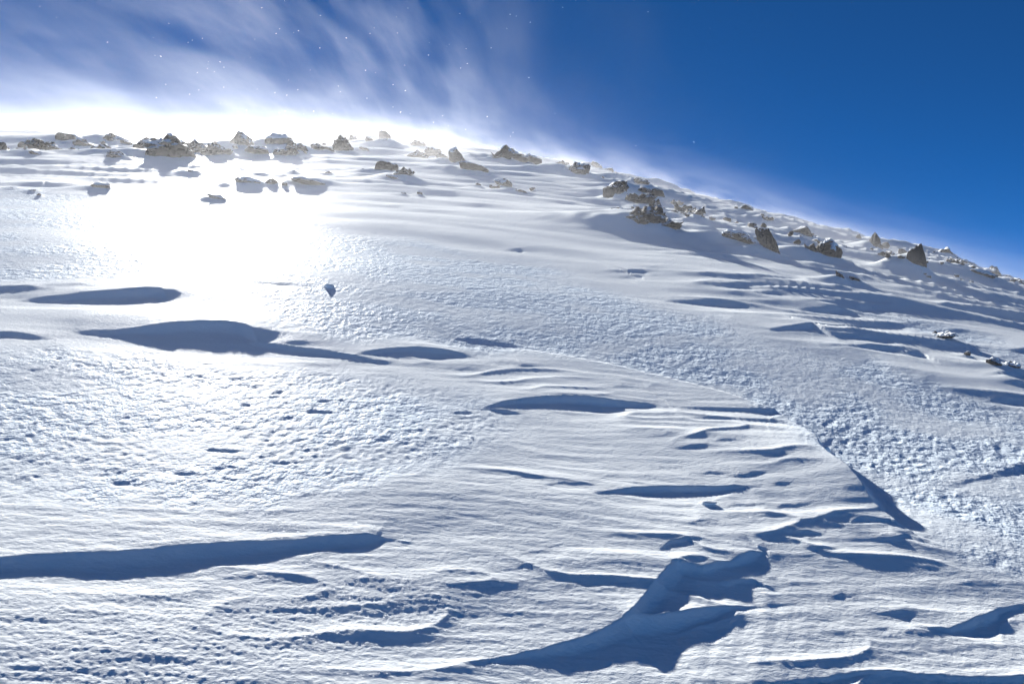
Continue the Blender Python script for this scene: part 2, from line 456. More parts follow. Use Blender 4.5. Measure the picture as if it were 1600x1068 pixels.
# ------------------------------------------------------------------ rocks: where they stand, how big, how they look
# px, base py, width px, height px, style, seed, label, group
BELT = 'rubble belt along the left skyline'
MID = 'rocks on the middle slope'
RIB = 'rocks on the rib in the middle of the ridge'
RIGHT = 'rocks on the ridge falling to the right'
BANK = 'dark stones in the far right drift bank'
STONE = 'small stones in the upper slope'
ROCKS = [
    # rubble belt, left to right
    (105, 227, 27, 16, 'boulder', 1, 'dark leaning boulder standing highest on the far left skyline', BELT),
    (1, 240, 16, 15, 'boulder', 2, 'dark rock cut off by the left picture edge', BELT),
    (35, 230, 12, 8, 'boulder', 3, 'small brownish stone just right of the edge-cut rock on the left', BELT),
    (55, 236, 23, 17, 'crag', 4, 'rough grey rock second in size left of the leaning skyline boulder', BELT),
    (44, 246, 17, 11, 'boulder', 5, 'rounded rock lowest in the rubble near the left edge', BELT),
    (63, 248, 22, 11, 'slab', 6, 'pale slanting slab in drifting snow below the leaning boulder', BELT),
    (80, 236, 20, 14, 'crag', 7, 'snow-dusted rock directly left of the leaning skyline boulder', BELT),
    (128, 231, 17, 12, 'crag', 8, 'snowy broken rock directly right of the leaning skyline boulder', BELT),
    (150, 226, 12, 11, 'boulder', 9, 'small rock left of the stepped rock with a knob', BELT),
    (170, 227, 32, 16, 'stack', 10, 'stepped dark rock with a knob on top, left skyline', BELT),
    (159, 243, 28, 14, 'crag', 11, 'veiled grey rock directly below the stepped rock with a knob', BELT),
    (189, 253, 26, 17, 'crag', 12, 'pale veiled rock lowest between stepped rock and largest crag', BELT),
    (197, 229, 16, 9, 'slab', 13, 'low skyline slab right of the stepped rock with a knob', BELT),
    (211, 238, 14, 8, 'slab', 72, 'flat snowy rock in front of the low skyline slab', BELT),
    (229, 234, 22, 17, 'crag', 14, 'pointed snowy rock leaning against the left side of the largest crag', BELT),
    (262, 250, 56, 33, 'crag', 15, 'largest dark jagged crag in the left rubble belt', BELT),
    (285, 247, 22, 13, 'crag', 73, 'broken rock at the right foot of the largest left crag', BELT),
    (305, 240, 34, 17, 'crag', 16, 'wide grey snow-streaked crag right of the largest left crag', BELT),
    (338, 243, 30, 21, 'crag', 17, 'hazy grey crag half buried by drift, left of the twin-peaked rock', BELT),
    (379, 234, 36, 24, 'twin', 18, 'dark twin-peaked rock with snow on its left flank', BELT),
    (401, 241, 30, 13, 'slab', 19, 'low grey slab between the twin-peaked rock and the slabby boulder', BELT),
    (436, 236, 38, 22, 'boulder', 20, 'dark slabby boulder right of the twin-peaked rock', BELT),
    (447, 245, 26, 14, 'crag', 21, 'snowy rubble rock under the right end of the slabby boulder', BELT),
    (466, 241, 23, 18, 'crag', 22, 'pointed grey rock fading into drift right of the slabby boulder', BELT),
    (503, 240, 26, 14, 'crag', 23, 'faint pale rock in drift left of the brownish rock', BELT),
    (534, 238, 22, 22, 'crag', 24, 'brownish-tinted rock in drifting snow on the central skyline', BELT),
    (551, 224, 15, 12, 'crag', 25, 'small peaked skyline rock right of the brownish rock', BELT),
    (575, 228, 15, 11, 'boulder', 26, 'round veiled rock left below the blocky summit rock', BELT),
    (601, 222, 17, 15, 'block', 27, 'blocky grey rock forming the summit of the central skyline', BELT),
    (608, 232, 19, 14, 'slab', 28, 'sloping rock right below the blocky summit rock', BELT),
    (569, 236, 12, 6, 'slab', 29, 'tiny flat rock in drift below the round veiled rock', BELT),
    (653, 233, 18, 10, 'crag', 30, 'faint pale skyline rock right of the blocky summit rock', BELT),
    # middle slope
    (603, 273, 32, 18, 'block', 31, 'flat-topped grey boulder on the snow mound, mid slope', MID),
    (631, 284, 22, 19, 'crag', 32, 'dark broken rock stepping down right of the flat-topped boulder', MID),
    (614, 284, 16, 10, 'slab', 33, 'low snowy rock under the flat-topped boulder', MID),
    (570, 271, 11, 7, 'boulder', 34, 'small stone left of the flat-topped boulder, nearer of two', MID),
    (582, 272, 10, 6, 'boulder', 35, 'small stone touching the flat-topped boulder on its left', MID),
    (652, 248, 23, 12, 'crag', 36, 'low rock left of the row leading to the round dark boulder', MID),
    (676, 246, 18, 14, 'crag', 37, 'peaked rock left in the row leading to the round dark boulder', MID),
    (691, 254, 16, 13, 'boulder', 38, 'snow-edged rock next to the round dark boulder, left side', MID),
    (714, 262, 24, 26, 'boulder', 39, 'tall round dark boulder on the middle skyline spur', MID),
    (741, 273, 34, 16, 'slab', 40, 'pale sloping slab running down right of the round dark boulder', MID),
    (798, 259, 42, 29, 'crag', 41, 'lone dark crag with jagged top on the central ridge', MID),
    (828, 262, 27, 15, 'slab', 42, 'grey shoulder rock right of the lone jagged crag', MID),
    (786, 292, 22, 11, 'slab', 43, 'pale wedge of rock in the streaked snow below the jagged crag', MID),
    (747, 293, 10, 6, 'boulder', 44, 'stone at the left end of the small drift below the round boulder', MID),
    (773, 297, 11, 7, 'crag', 45, 'small dark stone just in front of the pale wedge', MID),
    (812, 304, 18, 7, 'slab', 46, 'low dark stone beyond the small drift right of the pale wedge', MID),
    (832, 297, 9, 5, 'boulder', 47, 'tiny stone right of the low dark stone on streaked snow', MID),
    (159, 297, 24, 9, 'boulder', 48, 'dark rock at the tip of a blue drift, far left slope', STONE),
    (339, 311, 18, 6, 'slab', 49, 'low grey stone with a snow tail in the bright glare', STONE),
    (303, 273, 14, 6, 'slab', 50, 'snow-tailed stone below the largest left crag', STONE),
    (388, 290, 27, 10, 'slab', 51, 'veiled low rock humped in snow below the slabby boulder', STONE),
    (424, 290, 14, 8, 'boulder', 52, 'grey stone right of the veiled low rock', STONE),
    (444, 293, 8, 6, 'boulder', 53, 'tiny grey stone at the right end of the veiled rock row', STONE),
    (485, 291, 34, 8, 'slab', 54, 'long low snowy rock left below the flat-topped boulder', STONE),
    (458, 271, 9, 4, 'boulder', 55, 'small stone left in the drift behind the long low rock', STONE),
    (512, 272, 9, 4, 'boulder', 56, 'small stone right in the drift behind the long low rock', STONE),
    (629, 306, 10, 4, 'boulder', 57, 'stone at the left end of the low drift below the flat-topped boulder', STONE),
    (656, 306, 7, 6, 'boulder', 58, 'stone at the right end of the low drift below the flat-topped boulder', STONE),
    (18, 296, 9, 3, 'boulder', 59, 'tiny dark stone nearest the left edge on the upper crust', STONE),
    (50, 300, 11, 3, 'boulder', 60, 'flat tiny dark stone on the upper crust, middle of three', STONE),
    (61, 306, 6, 3, 'boulder', 61, 'tiny dark stone on the upper crust, lowest of three', STONE),
    # rib in the middle of the ridge
    (899, 281, 27, 21, 'crag', 62, 'pale crag in drifting snow above the rib', RIB),
    (877, 262, 16, 9, 'crag', 63, 'faint rock on the skyline left of the pale square block', RIB),
    (932, 266, 14, 12, 'block', 64, 'pale square block on the descending skyline', RIB),
    (921, 258, 8, 6, 'boulder', 65, 'tiny stone left of the pale square block', RIB),
    (951, 273, 12, 8, 'boulder', 66, 'small rock right of the pale square block on the skyline', RIB),
    (964, 279, 13, 9, 'crag', 67, 'veiled skyline rock second right of the pale square block', RIB),
    (979, 287, 16, 11, 'crag', 68, 'pale skyline rock behind the dark capstone of the rib', RIB),
    (1000, 296, 17, 14, 'crag', 69, 'faint skyline rock above the long dark slab of the rib', RIB),
    (965, 306, 22, 18, 'crag', 70, 'dark capstone at the upper left of the rib', RIB),
    (951, 312, 15, 15, 'boulder', 71, 'brown-grey rock left below the dark capstone of the rib', RIB),
    (1010, 308, 24, 11, 'slab', 74, 'long dark slab at the top of the rib, right of the capstone', RIB),
    (1028, 312, 17, 13, 'boulder', 75, 'rounded dark end stone right of the long slab', RIB),
    (1002, 324, 30, 17, 'crag', 76, 'snow-plastered rock in the middle of the rib', RIB),
    (1020, 330, 16, 14, 'crag', 77, 'narrow brown rock right in the middle of the rib', RIB),
    (972, 339, 28, 11, 'slab', 78, 'smooth overhanging slab jutting left from the rib', RIB),
    (996, 338, 20, 12, 'boulder', 79, 'rock joining the overhanging slab to the big lower crag', RIB),
    (1008, 362, 38, 32, 'crag', 80, 'big dark crag at the foot of the rib, left one', RIB),
    (1037, 366, 32, 22, 'crag', 81, 'dark crag with a snow cap at the foot of the rib, right one', RIB),
    (1057, 322, 13, 8, 'crag', 82, 'uppermost stone of the rock chain right of the rib', RIB),
    (1070, 336, 20, 14, 'crag', 83, 'second rock of the chain descending right of the rib', RIB),
    (1084, 349, 22, 20, 'crag', 84, 'largest dark rock of the chain descending right of the rib', RIB),
    (1097, 356, 16, 14, 'boulder', 85, 'lowest rock of the chain descending right of the rib', RIB),
    (1108, 368, 14, 8, 'slab', 86, 'low snowy stone below the chain right of the rib', RIB),
    # ridge falling to the right
    (1167, 335, 18, 11, 'block', 87, 'dark block standing on the skyline right of the rib', RIGHT),
    (1138, 329, 10, 6, 'boulder', 88, 'small stone on the skyline left of the dark block', RIGHT),
    (1151, 334, 6, 9, 'crag', 89, 'thin upright stone just left of the dark skyline block', RIGHT),
    (1179, 339, 7, 5, 'boulder', 90, 'tiny stone just right of the dark skyline block', RIGHT),
    (1189, 343, 9, 7, 'boulder', 91, 'small skyline stone second right of the dark block', RIGHT),
    (1199, 347, 12, 8, 'crag', 92, 'reddish-brown skyline stone ending the row right of the dark block', RIGHT),
    (1176, 361, 13, 11, 'boulder', 93, 'lone round stone on the snow below the skyline row', RIGHT),
    (1152, 386, 36, 19, 'slab', 94, 'long grey slab low left of the diagonal crag', RIGHT),
    (1180, 380, 20, 12, 'crag', 95, 'snow-topped rock between the long slab and the diagonal crag', RIGHT),
    (1200, 401, 28, 34, 'spur', 96, 'dark diagonal crag running down into the drift', RIGHT),
    (1252, 370, 22, 13, 'slab', 97, 'dark sloping slab on the skyline above the shaded hollow', RIGHT),
    (1273, 406, 20, 20, 'crag', 98, 'broken rock left of the round snow-capped boulder', RIGHT),
    (1297, 410, 28, 27, 'boulder', 99, 'round dark boulder with white snow on its left shoulder', RIGHT),
    (1314, 447, 15, 19, 'spur', 100, 'leaning fin of rock sticking out of the lower drift', RIGHT),
    (1336, 447, 17, 12, 'spur', 101, 'smaller fin right of the leaning fin in the drift', RIGHT),
    (1342, 377, 8, 9, 'boulder', 102, 'small dark stone on the skyline left of the pointed rock', RIGHT),
    (1365, 393, 20, 23, 'spike', 103, 'dark pointed rock on the right skyline', RIGHT),
    (1380, 390, 12, 10, 'boulder', 104, 'low dark stone touching the pointed rock on its right', RIGHT),
    (1396, 385, 10, 5, 'boulder', 105, 'tiny flat stone on the skyline right of the pointed rock', RIGHT),
    (1385, 402, 14, 8, 'crag', 106, 'snow-crusted stone below the pointed rock', RIGHT),
    (1430, 434, 25, 40, 'pillar', 107, 'tall dark upright boulder, biggest on the right ridge', RIGHT),
    (1414, 414, 13, 7, 'slab', 108, 'small stone wedged left of the tall upright boulder', RIGHT),
    (1411, 400, 11, 10, 'spur', 109, 'leaning stone above left of the tall upright boulder', RIGHT),
    (1433, 437, 20, 10, 'crag', 110, 'veiled grey rock at the foot of the tall upright boulder', RIGHT),
    (1452, 392, 18, 11, 'crag', 111, 'first dark rock of the crest right of the tall upright boulder', RIGHT),
    (1470, 401, 24, 15, 'crag', 112, 'rough dark middle rock of the crest right of the upright boulder', RIGHT),
    (1489, 409, 18, 18, 'spur', 113, 'dark rock sloping steeply down the right crest', RIGHT),
    (1508, 420, 26, 11, 'slab', 114, 'flat dark ledge right of the steep crest rock', RIGHT),
    (1487, 421, 16, 13, 'crag', 115, 'dark rock beneath the steep crest rock', RIGHT),
    (1528, 438, 36, 13, 'slab', 116, 'thin curved ledge of rock below the crest, far right', RIGHT),
    (1547, 431, 22, 13, 'crag', 117, 'dark rock with a bright white snow cap, far right skyline', RIGHT),
    (1576, 439, 10, 8, 'boulder', 118, 'small skyline stone right of the white-capped rock', RIGHT),
    (1593, 448, 18, 10, 'crag', 119, 'last rock of the skyline at the right picture edge', RIGHT),
    # stones in the far bank
    (1551, 573, 18, 10, 'boulder', 120, 'dark round stone, left of the two in the far right drift bank', BANK),
    (1581, 577, 19, 8, 'boulder', 121, 'dark flat stone, right of the two in the far right drift bank', BANK),
    (1473, 529, 20, 8, 'crag', 122, 'spiky dark stone on top of the far drift bank', BANK),
    (1461, 523, 7, 5, 'boulder', 123, 'tiny stone left above the spiky stone on the drift bank', BANK),
    (1512, 556, 8, 6, 'boulder', 124, 'small dark stone alone in the middle of the drift bank', BANK),
    (1552, 562, 6, 3, 'boulder', 125, 'pebble just behind the dark round stone in the drift bank', BANK),
    (1578, 568, 6, 4, 'boulder', 126, 'pebble just behind the dark flat stone in the drift bank', BANK),
]
SPOTS = []
for (px, py, wpx, hpx, style, seed, label, group) in ROCKS:
    x, y = at(px, py)
    up_ = .95 if group in (BELT, MID) else 1.08
    wide_ = {'crag': 1.4, 'slab': 1.25, 'boulder': 1.05}.get(style, 1.05)
    SPOTS.append((x, y, up_ * wide_ * wpx * y / FPX, up_ * hpx * y / FPX))

# snow banked up against the rocks, with a tail drawn out to the left
mound = np.zeros_like(Z)
for (x, y, w, h), rk in zip(SPOTS, ROCKS):
    sel = np.where((np.abs(X - x) < 5 * w + .3) & (np.abs(Y - y) < 3.5 * w + .3) & FRONT)[0]
    dx, dy = X[sel] - x, Y[sel] - y - .25 * w
    sx = np.where(dx < 0, 1.9 * w, .8 * w)
    g = np.exp(-(dx / sx) ** 2 - (dy / (.9 * w)) ** 2)
    k = (.70 if rk[5] % 3 else .45) if rk[7] != STONE else .95
    mound[sel] = np.maximum(mound[sel], k * h * g)
Z += mound * (1 + .3 * noise(X / .35, Y / .35, 81))
# rough broken snow among the rocks of the ridge
RIDGE = BP['k'] * sp(X - BP['xr'], 4.0) + Y - BP['yr']
rough = sstep(-16, -9, RIDGE) * FRONT
Z += rough * (.10 * noise(X / 1.3, Y / 1.1, 82) + .06 * np.abs(noise(X / .5, Y / .45, 83)) + .02 * noise(X / .17, Y / .17, 84)) * sstep(-10, 4, X + 6)
Z += rough * (.12 * noise(X / 2.2, Y / 1.6, 85) + .05 * noise(X / .8, Y / .8, 86))


# ------------------------------------------------------------------ materials
def new_mat(name):
    m = bpy.data.materials.new(name)
    m.use_nodes = True
    m.node_tree.nodes.clear()
    return m, m.node_tree.nodes, m.node_tree.links


def snow_material():
    m, n, l = new_mat('snow')
    out = n.new('ShaderNodeOutputMaterial')
    p = n.new('ShaderNodeBsdfPrincipled')
    tc = n.new('ShaderNodeTexCoord')
    p.inputs['IOR'].default_value = 1.31
    p.inputs['Specular IOR Level'].default_value = .010
    # crust or drift: two kinds of snow
    at_ = n.new('ShaderNodeAttribute'); at_.attribute_name = 'crust'
    nz = n.new('ShaderNodeTexNoise'); nz.inputs['Scale'].default_value = 3.0; nz.inputs['Detail'].default_value = 4
    l.new(tc.outputs['Object'], nz.inputs['Vector'])
    col = n.new('ShaderNodeMix'); col.data_type = 'RGBA'
    col.inputs[6].default_value = (.90, .945, .955, 1); col.inputs[7].default_value = (.75, .85, .93, 1)
    l.new(at_.outputs['Fac'], col.inputs[0])
    l.new(col.outputs[2], p.inputs['Base Color'])
    rg = n.new('ShaderNodeMapRange'); rg.inputs[3].default_value = .52; rg.inputs[4].default_value = .46
    l.new(at_.outputs['Fac'], rg.inputs[0]); l.new(rg.outputs[0], p.inputs['Roughness'])
    # grain
    g1 = n.new('ShaderNodeTexNoise'); g1.inputs['Scale'].default_value = 70; g1.inputs['Detail'].default_value = 3; g1.inputs['Roughness'].default_value = .6
    mp = n.new('ShaderNodeMapping'); mp.inputs['Scale'].default_value = (.6, 1, 1)
    l.new(tc.outputs['Object'], mp.inputs['Vector']); l.new(mp.outputs[0], g1.inputs['Vector'])
    b1 = n.new('ShaderNodeBump'); b1.inputs['Strength'].default_value = .8; b1.inputs['Distance'].default_value = .004
    l.new(g1.outputs['Fac'], b1.inputs['Height'])
    g2 = n.new('ShaderNodeTexNoise'); g2.inputs['Scale'].default_value = 420; g2.inputs['Detail'].default_value = 2
    l.new(tc.outputs['Object'], g2.inputs['Vector'])
    b2 = n.new('ShaderNodeBump'); b2.inputs['Strength'].default_value = .5; b2.inputs['Distance'].default_value = .0012
    l.new(g2.outputs['Fac'], b2.inputs['Height']); l.new(b1.outputs[0], b2.inputs['Normal'])
    g3 = n.new('ShaderNodeTexNoise'); g3.inputs['Scale'].default_value = 14; g3.inputs['Detail'].default_value = 3; g3.inputs['Roughness'].default_value = .6
    mp3 = n.new('ShaderNodeMapping'); mp3.inputs['Scale'].default_value = (1, .8, 1)
    l.new(tc.outputs['Object'], mp3.inputs['Vector']); l.new(mp3.outputs[0], g3.inputs['Vector'])
    b3 = n.new('ShaderNodeBump'); b3.inputs['Distance'].default_value = .027
    l.new(at_.outputs['Fac'], b3.inputs['Strength']); l.new(g3.outputs['Fac'], b3.inputs['Height'])
    l.new(b3.outputs[0], b1.inputs['Normal'])
    l.new(b2.outputs[0], p.inputs['Normal'])
    # ice crystals that flash
    vo = n.new('ShaderNodeTexVoronoi'); vo.inputs['Scale'].default_value = 260
    l.new(tc.outputs['Object'], vo.inputs['Vector'])
    sub = n.new('ShaderNodeVectorMath'); sub.operation = 'SUBTRACT'; sub.inputs[1].default_value = (.5, .5, .5)
    l.new(vo.outputs['Color'], sub.inputs[0])
    scl = n.new('ShaderNodeVectorMath'); scl.operation = 'SCALE'; scl.inputs['Scale'].default_value = 1.1
    l.new(sub.outputs[0], scl.inputs[0])
    geo = n.new('ShaderNodeNewGeometry')
    add = n.new('ShaderNodeVectorMath'); add.operation = 'ADD'
    l.new(geo.outputs['Normal'], add.inputs[0]); l.new(scl.outputs[0], add.inputs[1])
    nrm = n.new('ShaderNodeVectorMath'); nrm.operation = 'NORMALIZE'
    l.new(add.outputs[0], nrm.inputs[0])
    gl = n.new('ShaderNodeBsdfGlossy'); gl.inputs['Roughness'].default_value = .22; gl.inputs['Color'].default_value = (1, 1, 1, 1)
    l.new(nrm.outputs[0], gl.inputs['Normal'])
    mx = n.new('ShaderNodeMixShader'); mx.inputs[0].default_value = .0012
    l.new(p.outputs[0], mx.inputs[1]); l.new(gl.outputs[0], mx.inputs[2])
    # low sun scattered forward through the grains
    fw = n.new('ShaderNodeBsdfGlossy'); fw.inputs['Roughness'].default_value = .8; fw.inputs['Color'].default_value = (.95, .96, .97, 1)
    l.new(b1.outputs[0], fw.inputs['Normal'])
    mx2 = n.new('ShaderNodeMixShader'); mx2.inputs[0].default_value = .0
    l.new(mx.outputs[0], mx2.inputs[1]); l.new(fw.outputs[0], mx2.inputs[2])
    l.new(mx2.outputs[0], out.inputs['Surface'])
    return m


def rock_material():
    m, n, l = new_mat('rock')
    out = n.new('ShaderNodeOutputMaterial')
    p = n.new('ShaderNodeBsdfPrincipled')
    tc = n.new('ShaderNodeTexCoord'); oi = n.new('ShaderNodeObjectInfo')
    nz = n.new('ShaderNodeTexNoise'); nz.inputs['Scale'].default_value = 4; nz.inputs['Detail'].default_value = 8; nz.inputs['Roughness'].default_value = .65
    nz.noise_dimensions = '4D'
    l.new(tc.outputs['Object'], nz.inputs['Vector']); l.new(oi.outputs['Random'], nz.inputs['W'])
    cr = n.new('ShaderNodeValToRGB')
    e = cr.color_ramp.elements
    e[0].position = .3; e[0].color = (.018, .019, .022, 1)
    e[1].position = .72; e[1].color = (.056, .056, .059, 1)
    l.new(nz.outputs['Fac'], cr.inputs['Fac'])
    hs = n.new('ShaderNodeHueSaturation')
    mr = n.new('ShaderNodeMapRange'); mr.inputs[3].default_value = .75; mr.inputs[4].default_value = 1.3
    l.new(oi.outputs['Random'], mr.inputs[0]); l.new(mr.outputs[0], hs.inputs['Value'])
    l.new(cr.outputs[0], hs.inputs['Color'])
    # rime and powder caught on ledges
    geo = n.new('ShaderNodeNewGeometry'); sx = n.new('ShaderNodeSeparateXYZ'); l.new(geo.outputs['Normal'], sx.inputs[0])
    n2 = n.new('ShaderNodeTexNoise'); n2.inputs['Scale'].default_value = 6; n2.inputs['Detail'].default_value = 6
    l.new(tc.outputs['Object'], n2.inputs['Vector'])
    ma = n.new('ShaderNodeMath'); ma.operation = 'MULTIPLY_ADD'; ma.inputs[1].default_value = 1.3; ma.inputs[2].default_value = -.65
    l.new(n2.outputs['Fac'], ma.inputs[0])
    ad = n.new('ShaderNodeMath'); ad.operation = 'ADD'; l.new(sx.outputs['Z'], ad.inputs[0]); l.new(ma.outputs[0], ad.inputs[1])
    mr2 = n.new('ShaderNodeMapRange'); mr2.inputs[1].default_value = .66; mr2.inputs[2].default_value = .76
    l.new(ad.outputs[0], mr2.inputs[0])
    mix = n.new('ShaderNodeMix'); mix.data_type = 'RGBA'; mix.inputs[7].default_value = (.85, .89, .94, 1)
    l.new(mr2.outputs[0], mix.inputs[0]); l.new(hs.outputs[0], mix.inputs[6]); l.new(mix.outputs[2], p.inputs['Base Color'])
    p.inputs['Roughness'].default_value = .85
    p.inputs['Specular IOR Level'].default_value = .25
    n3 = n.new('ShaderNodeTexNoise'); n3.inputs['Scale'].default_value = 14; n3.inputs['Detail'].default_value = 6
    l.new(tc.outputs['Object'], n3.inputs['Vector'])
    b = n.new('ShaderNodeBump'); b.inputs['Strength'].default_value = .7; b.inputs['Distance'].default_value = .05
    l.new(n3.outputs['Fac'], b.inputs['Height']); l.new(b.outputs[0], p.inputs['Normal'])
    l.new(p.outputs[0], out.inputs['Surface'])
    return m


SNOW = snow_material()
ROCK = rock_material()

# ------------------------------------------------------------------ snow slope mesh
nv = NT * NR
verts = np.empty((nv + 1, 3), np.float32)
verts[:nv, 0], verts[:nv, 1], verts[:nv, 2] = X, Y, Z
verts[nv] = (0, 0, float(np.mean(Z[:NT])))
i = np.arange(NR - 1)[:, None] * NT
j = np.arange(NT)[None, :]
jn = (j + 1) % NT
quads = np.stack([i + j, i + NT + j, i + NT + jn, i + jn], -1).reshape(-1, 4)      # outward rows: seen from above
quads = quads[:, ::-1]
tris = np.stack([np.full(NT, nv), (np.arange(NT) + 1) % NT, np.arange(NT)], -1)[:, ::-1]
me = bpy.data.meshes.new('snow_slope')
me.vertices.add(nv + 1)
me.vertices.foreach_set('co', verts.ravel())
nl = quads.size + tris.size
me.loops.add(nl)
me.loops.foreach_set('vertex_index', np.concatenate([quads.ravel(), tris.ravel()]).astype(np.int32))
nf = len(quads) + len(tris)
me.polygons.add(nf)
starts = np.concatenate([np.arange(len(quads)) * 4, quads.size + np.arange(len(tris)) * 3]).astype(np.int32)
me.polygons.foreach_set('loop_start', starts)
me.polygons.foreach_set('use_smooth', np.ones(nf, bool))
me.update(calc_edges=True)
att = me.attributes.new('crust', 'FLOAT', 'POINT')
att.data.foreach_set('value', np.append(crust, 0).astype(np.float32))
if me.polygons[NT * 40].normal.z < 0:
    me.flip_normals()
me.materials.append(SNOW)
slope = bpy.data.objects.new('snow_slope', me)
slope['kind'] = 'structure'
slope['label'] = 'wind-carved snow slope with drifts and refrozen crust rising to the ridge'
COL.objects.link(slope)

Zg = Z.reshape(NR, NT)


def ground(x, y):
    r, t = math.hypot(x, y), math.atan2(x, y)
    a = int(np.clip(np.searchsorted(RR, r), 0, NR - 1))
    b = int(np.clip(np.searchsorted(th_f, t), 0, len(th_f) - 1))
    return float(Zg[a, b])


# ------------------------------------------------------------------ rocks
from mathutils import noise as mnoise


def ico(sub):
    bm = bmesh.new()
    bmesh.ops.create_icosphere(bm, subdivisions=sub, radius=1.0)
    v = np.array([q.co[:] for q in bm.verts])
    bm.verts.index_update()
    f = np.array([[q.index for q in p.verts] for p in bm.faces])
    bm.free()
    return v, f


ICO = {k: ico(k) for k in (2, 3, 4)}


def rock_shape(style, seed, sub):
    """Unit rock: x and z in about -1..1; broken flat faces with rough relief."""
    rng = random.Random(seed * 77 + 5)
    d, f = ICO[sub]
    npl = {'block': 9, 'boulder': 15, 'slab': 11}.get(style, 12)
    r = np.full(len(d), 1.25)
    for k in range(npl):
        nrm = np.array([rng.gauss(0, 1) for _ in range(3)])
        if style == 'block' and k < 6:
            nrm = np.array([(1, 0, 0), (-1, 0, 0), (0, 1, 0), (0, -1, 0), (0, 0, 1), (.7, -.3, .8)][k], float) + nrm * .16
        nrm /= np.linalg.norm(nrm)
        p = rng.uniform(.62, .98)
        c = d @ nrm
        r = np.where(c > .05, np.minimum(r, p / np.maximum(c, .05)), r)
    amp = {'boulder': .07, 'block': .045, 'slab': .10, 'pillar': .06}.get(style, .26)
    off = Vector((seed * 3.7, seed * 1.3, 0))
    nz = np.empty(len(d))
    for q in range(len(d)):
        v = Vector(d[q])
        a = mnoise.noise(v * 1.9 + off) + .55 * mnoise.noise(v * 4.3 + off) + .35 * (1 - 2 * abs(mnoise.noise(v * 7.5 + off))) \
            + .2 * mnoise.noise(v * 15 + off)
        nz[q] = a
    r = r * (1 + amp * nz)
    v = d * r[:, None]
    x, y, z = v[:, 0].copy(), v[:, 1].copy(), v[:, 2].copy()
    if style == 'spike':
        t = np.clip((z + 1) / 2, 0, 1.2)
        x = x * (1.15 - .8 * t) + .35 * t
        y = y * (1.1 - .6 * t)
    elif style == 'spur':
        t = np.clip((z + 1) / 2, 0, 1.2)
        x = x * .62 - (t - .5) * .95
    elif style == 'twin':
        z = z * (1 + .35 * np.cos(x * 4.6 + .6)) - .1
    elif style == 'stack':
        z = np.where((x > -.15) & (x < .32) & (z > .15), z + .5, np.where(z > .45, .45 + (z - .45) * .3, z))
    elif style == 'slab':
        z = z * .75 - x * .45
    elif style == 'pillar':
        x = x * (1.05 - .12 * z) + .08 * z
    elif style == 'crag':
        prof = np.array([.55 + .55 * mnoise.noise(Vector((q_ * 1.7, seed * 2.3, 0))) + .4 * mnoise.noise(Vector((q_ * 4.2, seed * 1.1, 5))) for q_ in x])
        z = np.where(z > -.1, -.1 + (z + .1) * np.clip(prof, .15, 1.3) * 1.3, z)
    v = np.stack([x, y, z], 1)
    for ax in (0, 2):
        lo, hi = v[:, ax].min(), v[:, ax].max()
        v[:, ax] = (v[:, ax] - lo) / (hi - lo) * 2 - 1
    return v, f


def mesh_from(name, v, f, mat, smooth=False):
    m = bpy.data.meshes.new(name)
    m.from_pydata([tuple(p) for p in v], [], [tuple(int(a) for a in p) for p in f])
    if smooth:
        m.polygons.foreach_set('use_smooth', np.ones(len(m.polygons), bool))
    m.materials.append(mat)
    m.update()
    return m


for (x, y, w, h), rk in zip(SPOTS, ROCKS):
    px, py, wpx, hpx, style, seed, label, group = rk
    sub = 4 if max(wpx, hpx) >= 13 else 3
    v, f = rock_shape(style, seed, sub)
    rng = random.Random(seed)
    deep = .45 * h                                        # how far the rock reaches into the snow
    v = v * np.array([w * .58, w * .48 * rng.uniform(.8, 1.2), (h + deep) / 2])
    v[:, 2] += (h + deep) / 2 - deep
    zb = float(base(np.array(x), np.array(y)))
    zb = .5 * zb + .5 * min(ground(x, y), zb + .5 * h)
    o = bpy.data.objects.new('rock', mesh_from('rock', v, f, ROCK))
    o.location = (x, y, zb)
    o['label'] = label
    o['category'] = 'rock'
    o['group'] = group
    COL.objects.link(o)
    if wpx >= 18 and rng.random() < .75:                  # snow lying on the ledges
        fn = np.cross(v[f[:, 1]] - v[f[:, 0]], v[f[:, 2]] - v[f[:, 0]])
        fn /= np.maximum(np.linalg.norm(fn, axis=1), 1e-9)[:, None]
        ctr = v[f].mean(1)
        nn = np.array([mnoise.noise(Vector(c) * (2.2 / max(w, .2)) * 1.5 + Vector((seed, 0, 9))) for c in ctr])
        keep = (fn[:, 2] > .45) & (nn > -.05) & (ctr[:, 2] > .1 * h)
        if style in ('pillar', 'spike'):
            keep &= ctr[:, 2] < .8 * h
        ff = f[keep]
        if len(ff) > 12:
            lab = np.arange(len(v))                       # one object for each patch of snow
            for _ in range(60):
                mn = lab[ff].min(1)
                new = lab.copy()
                np.minimum.at(new, ff.ravel(), np.repeat(mn, 3))
                if (new == lab).all():
                    break
                lab = new
            fl = lab[ff[:, 0]]
            allc = np.bincount(f.ravel(), minlength=len(v))
            for c in np.unique(fl):
                fc = ff[fl == c]
                if len(fc) < 14:
                    continue
                ids, inv = np.unique(fc, return_inverse=True)
                fc = inv.reshape(fc.shape)
                inner = np.bincount(fc.ravel(), minlength=len(ids)) == allc[ids]
                vv = v[ids].copy()
                vv[:, 2] += np.where(inner, .07 * h + .01, -.01)
                cap = bpy.data.objects.new('snow_cap', mesh_from('snow_cap', vv, fc, SNOW, True))
                cap.parent = o
                COL.objects.link(cap)

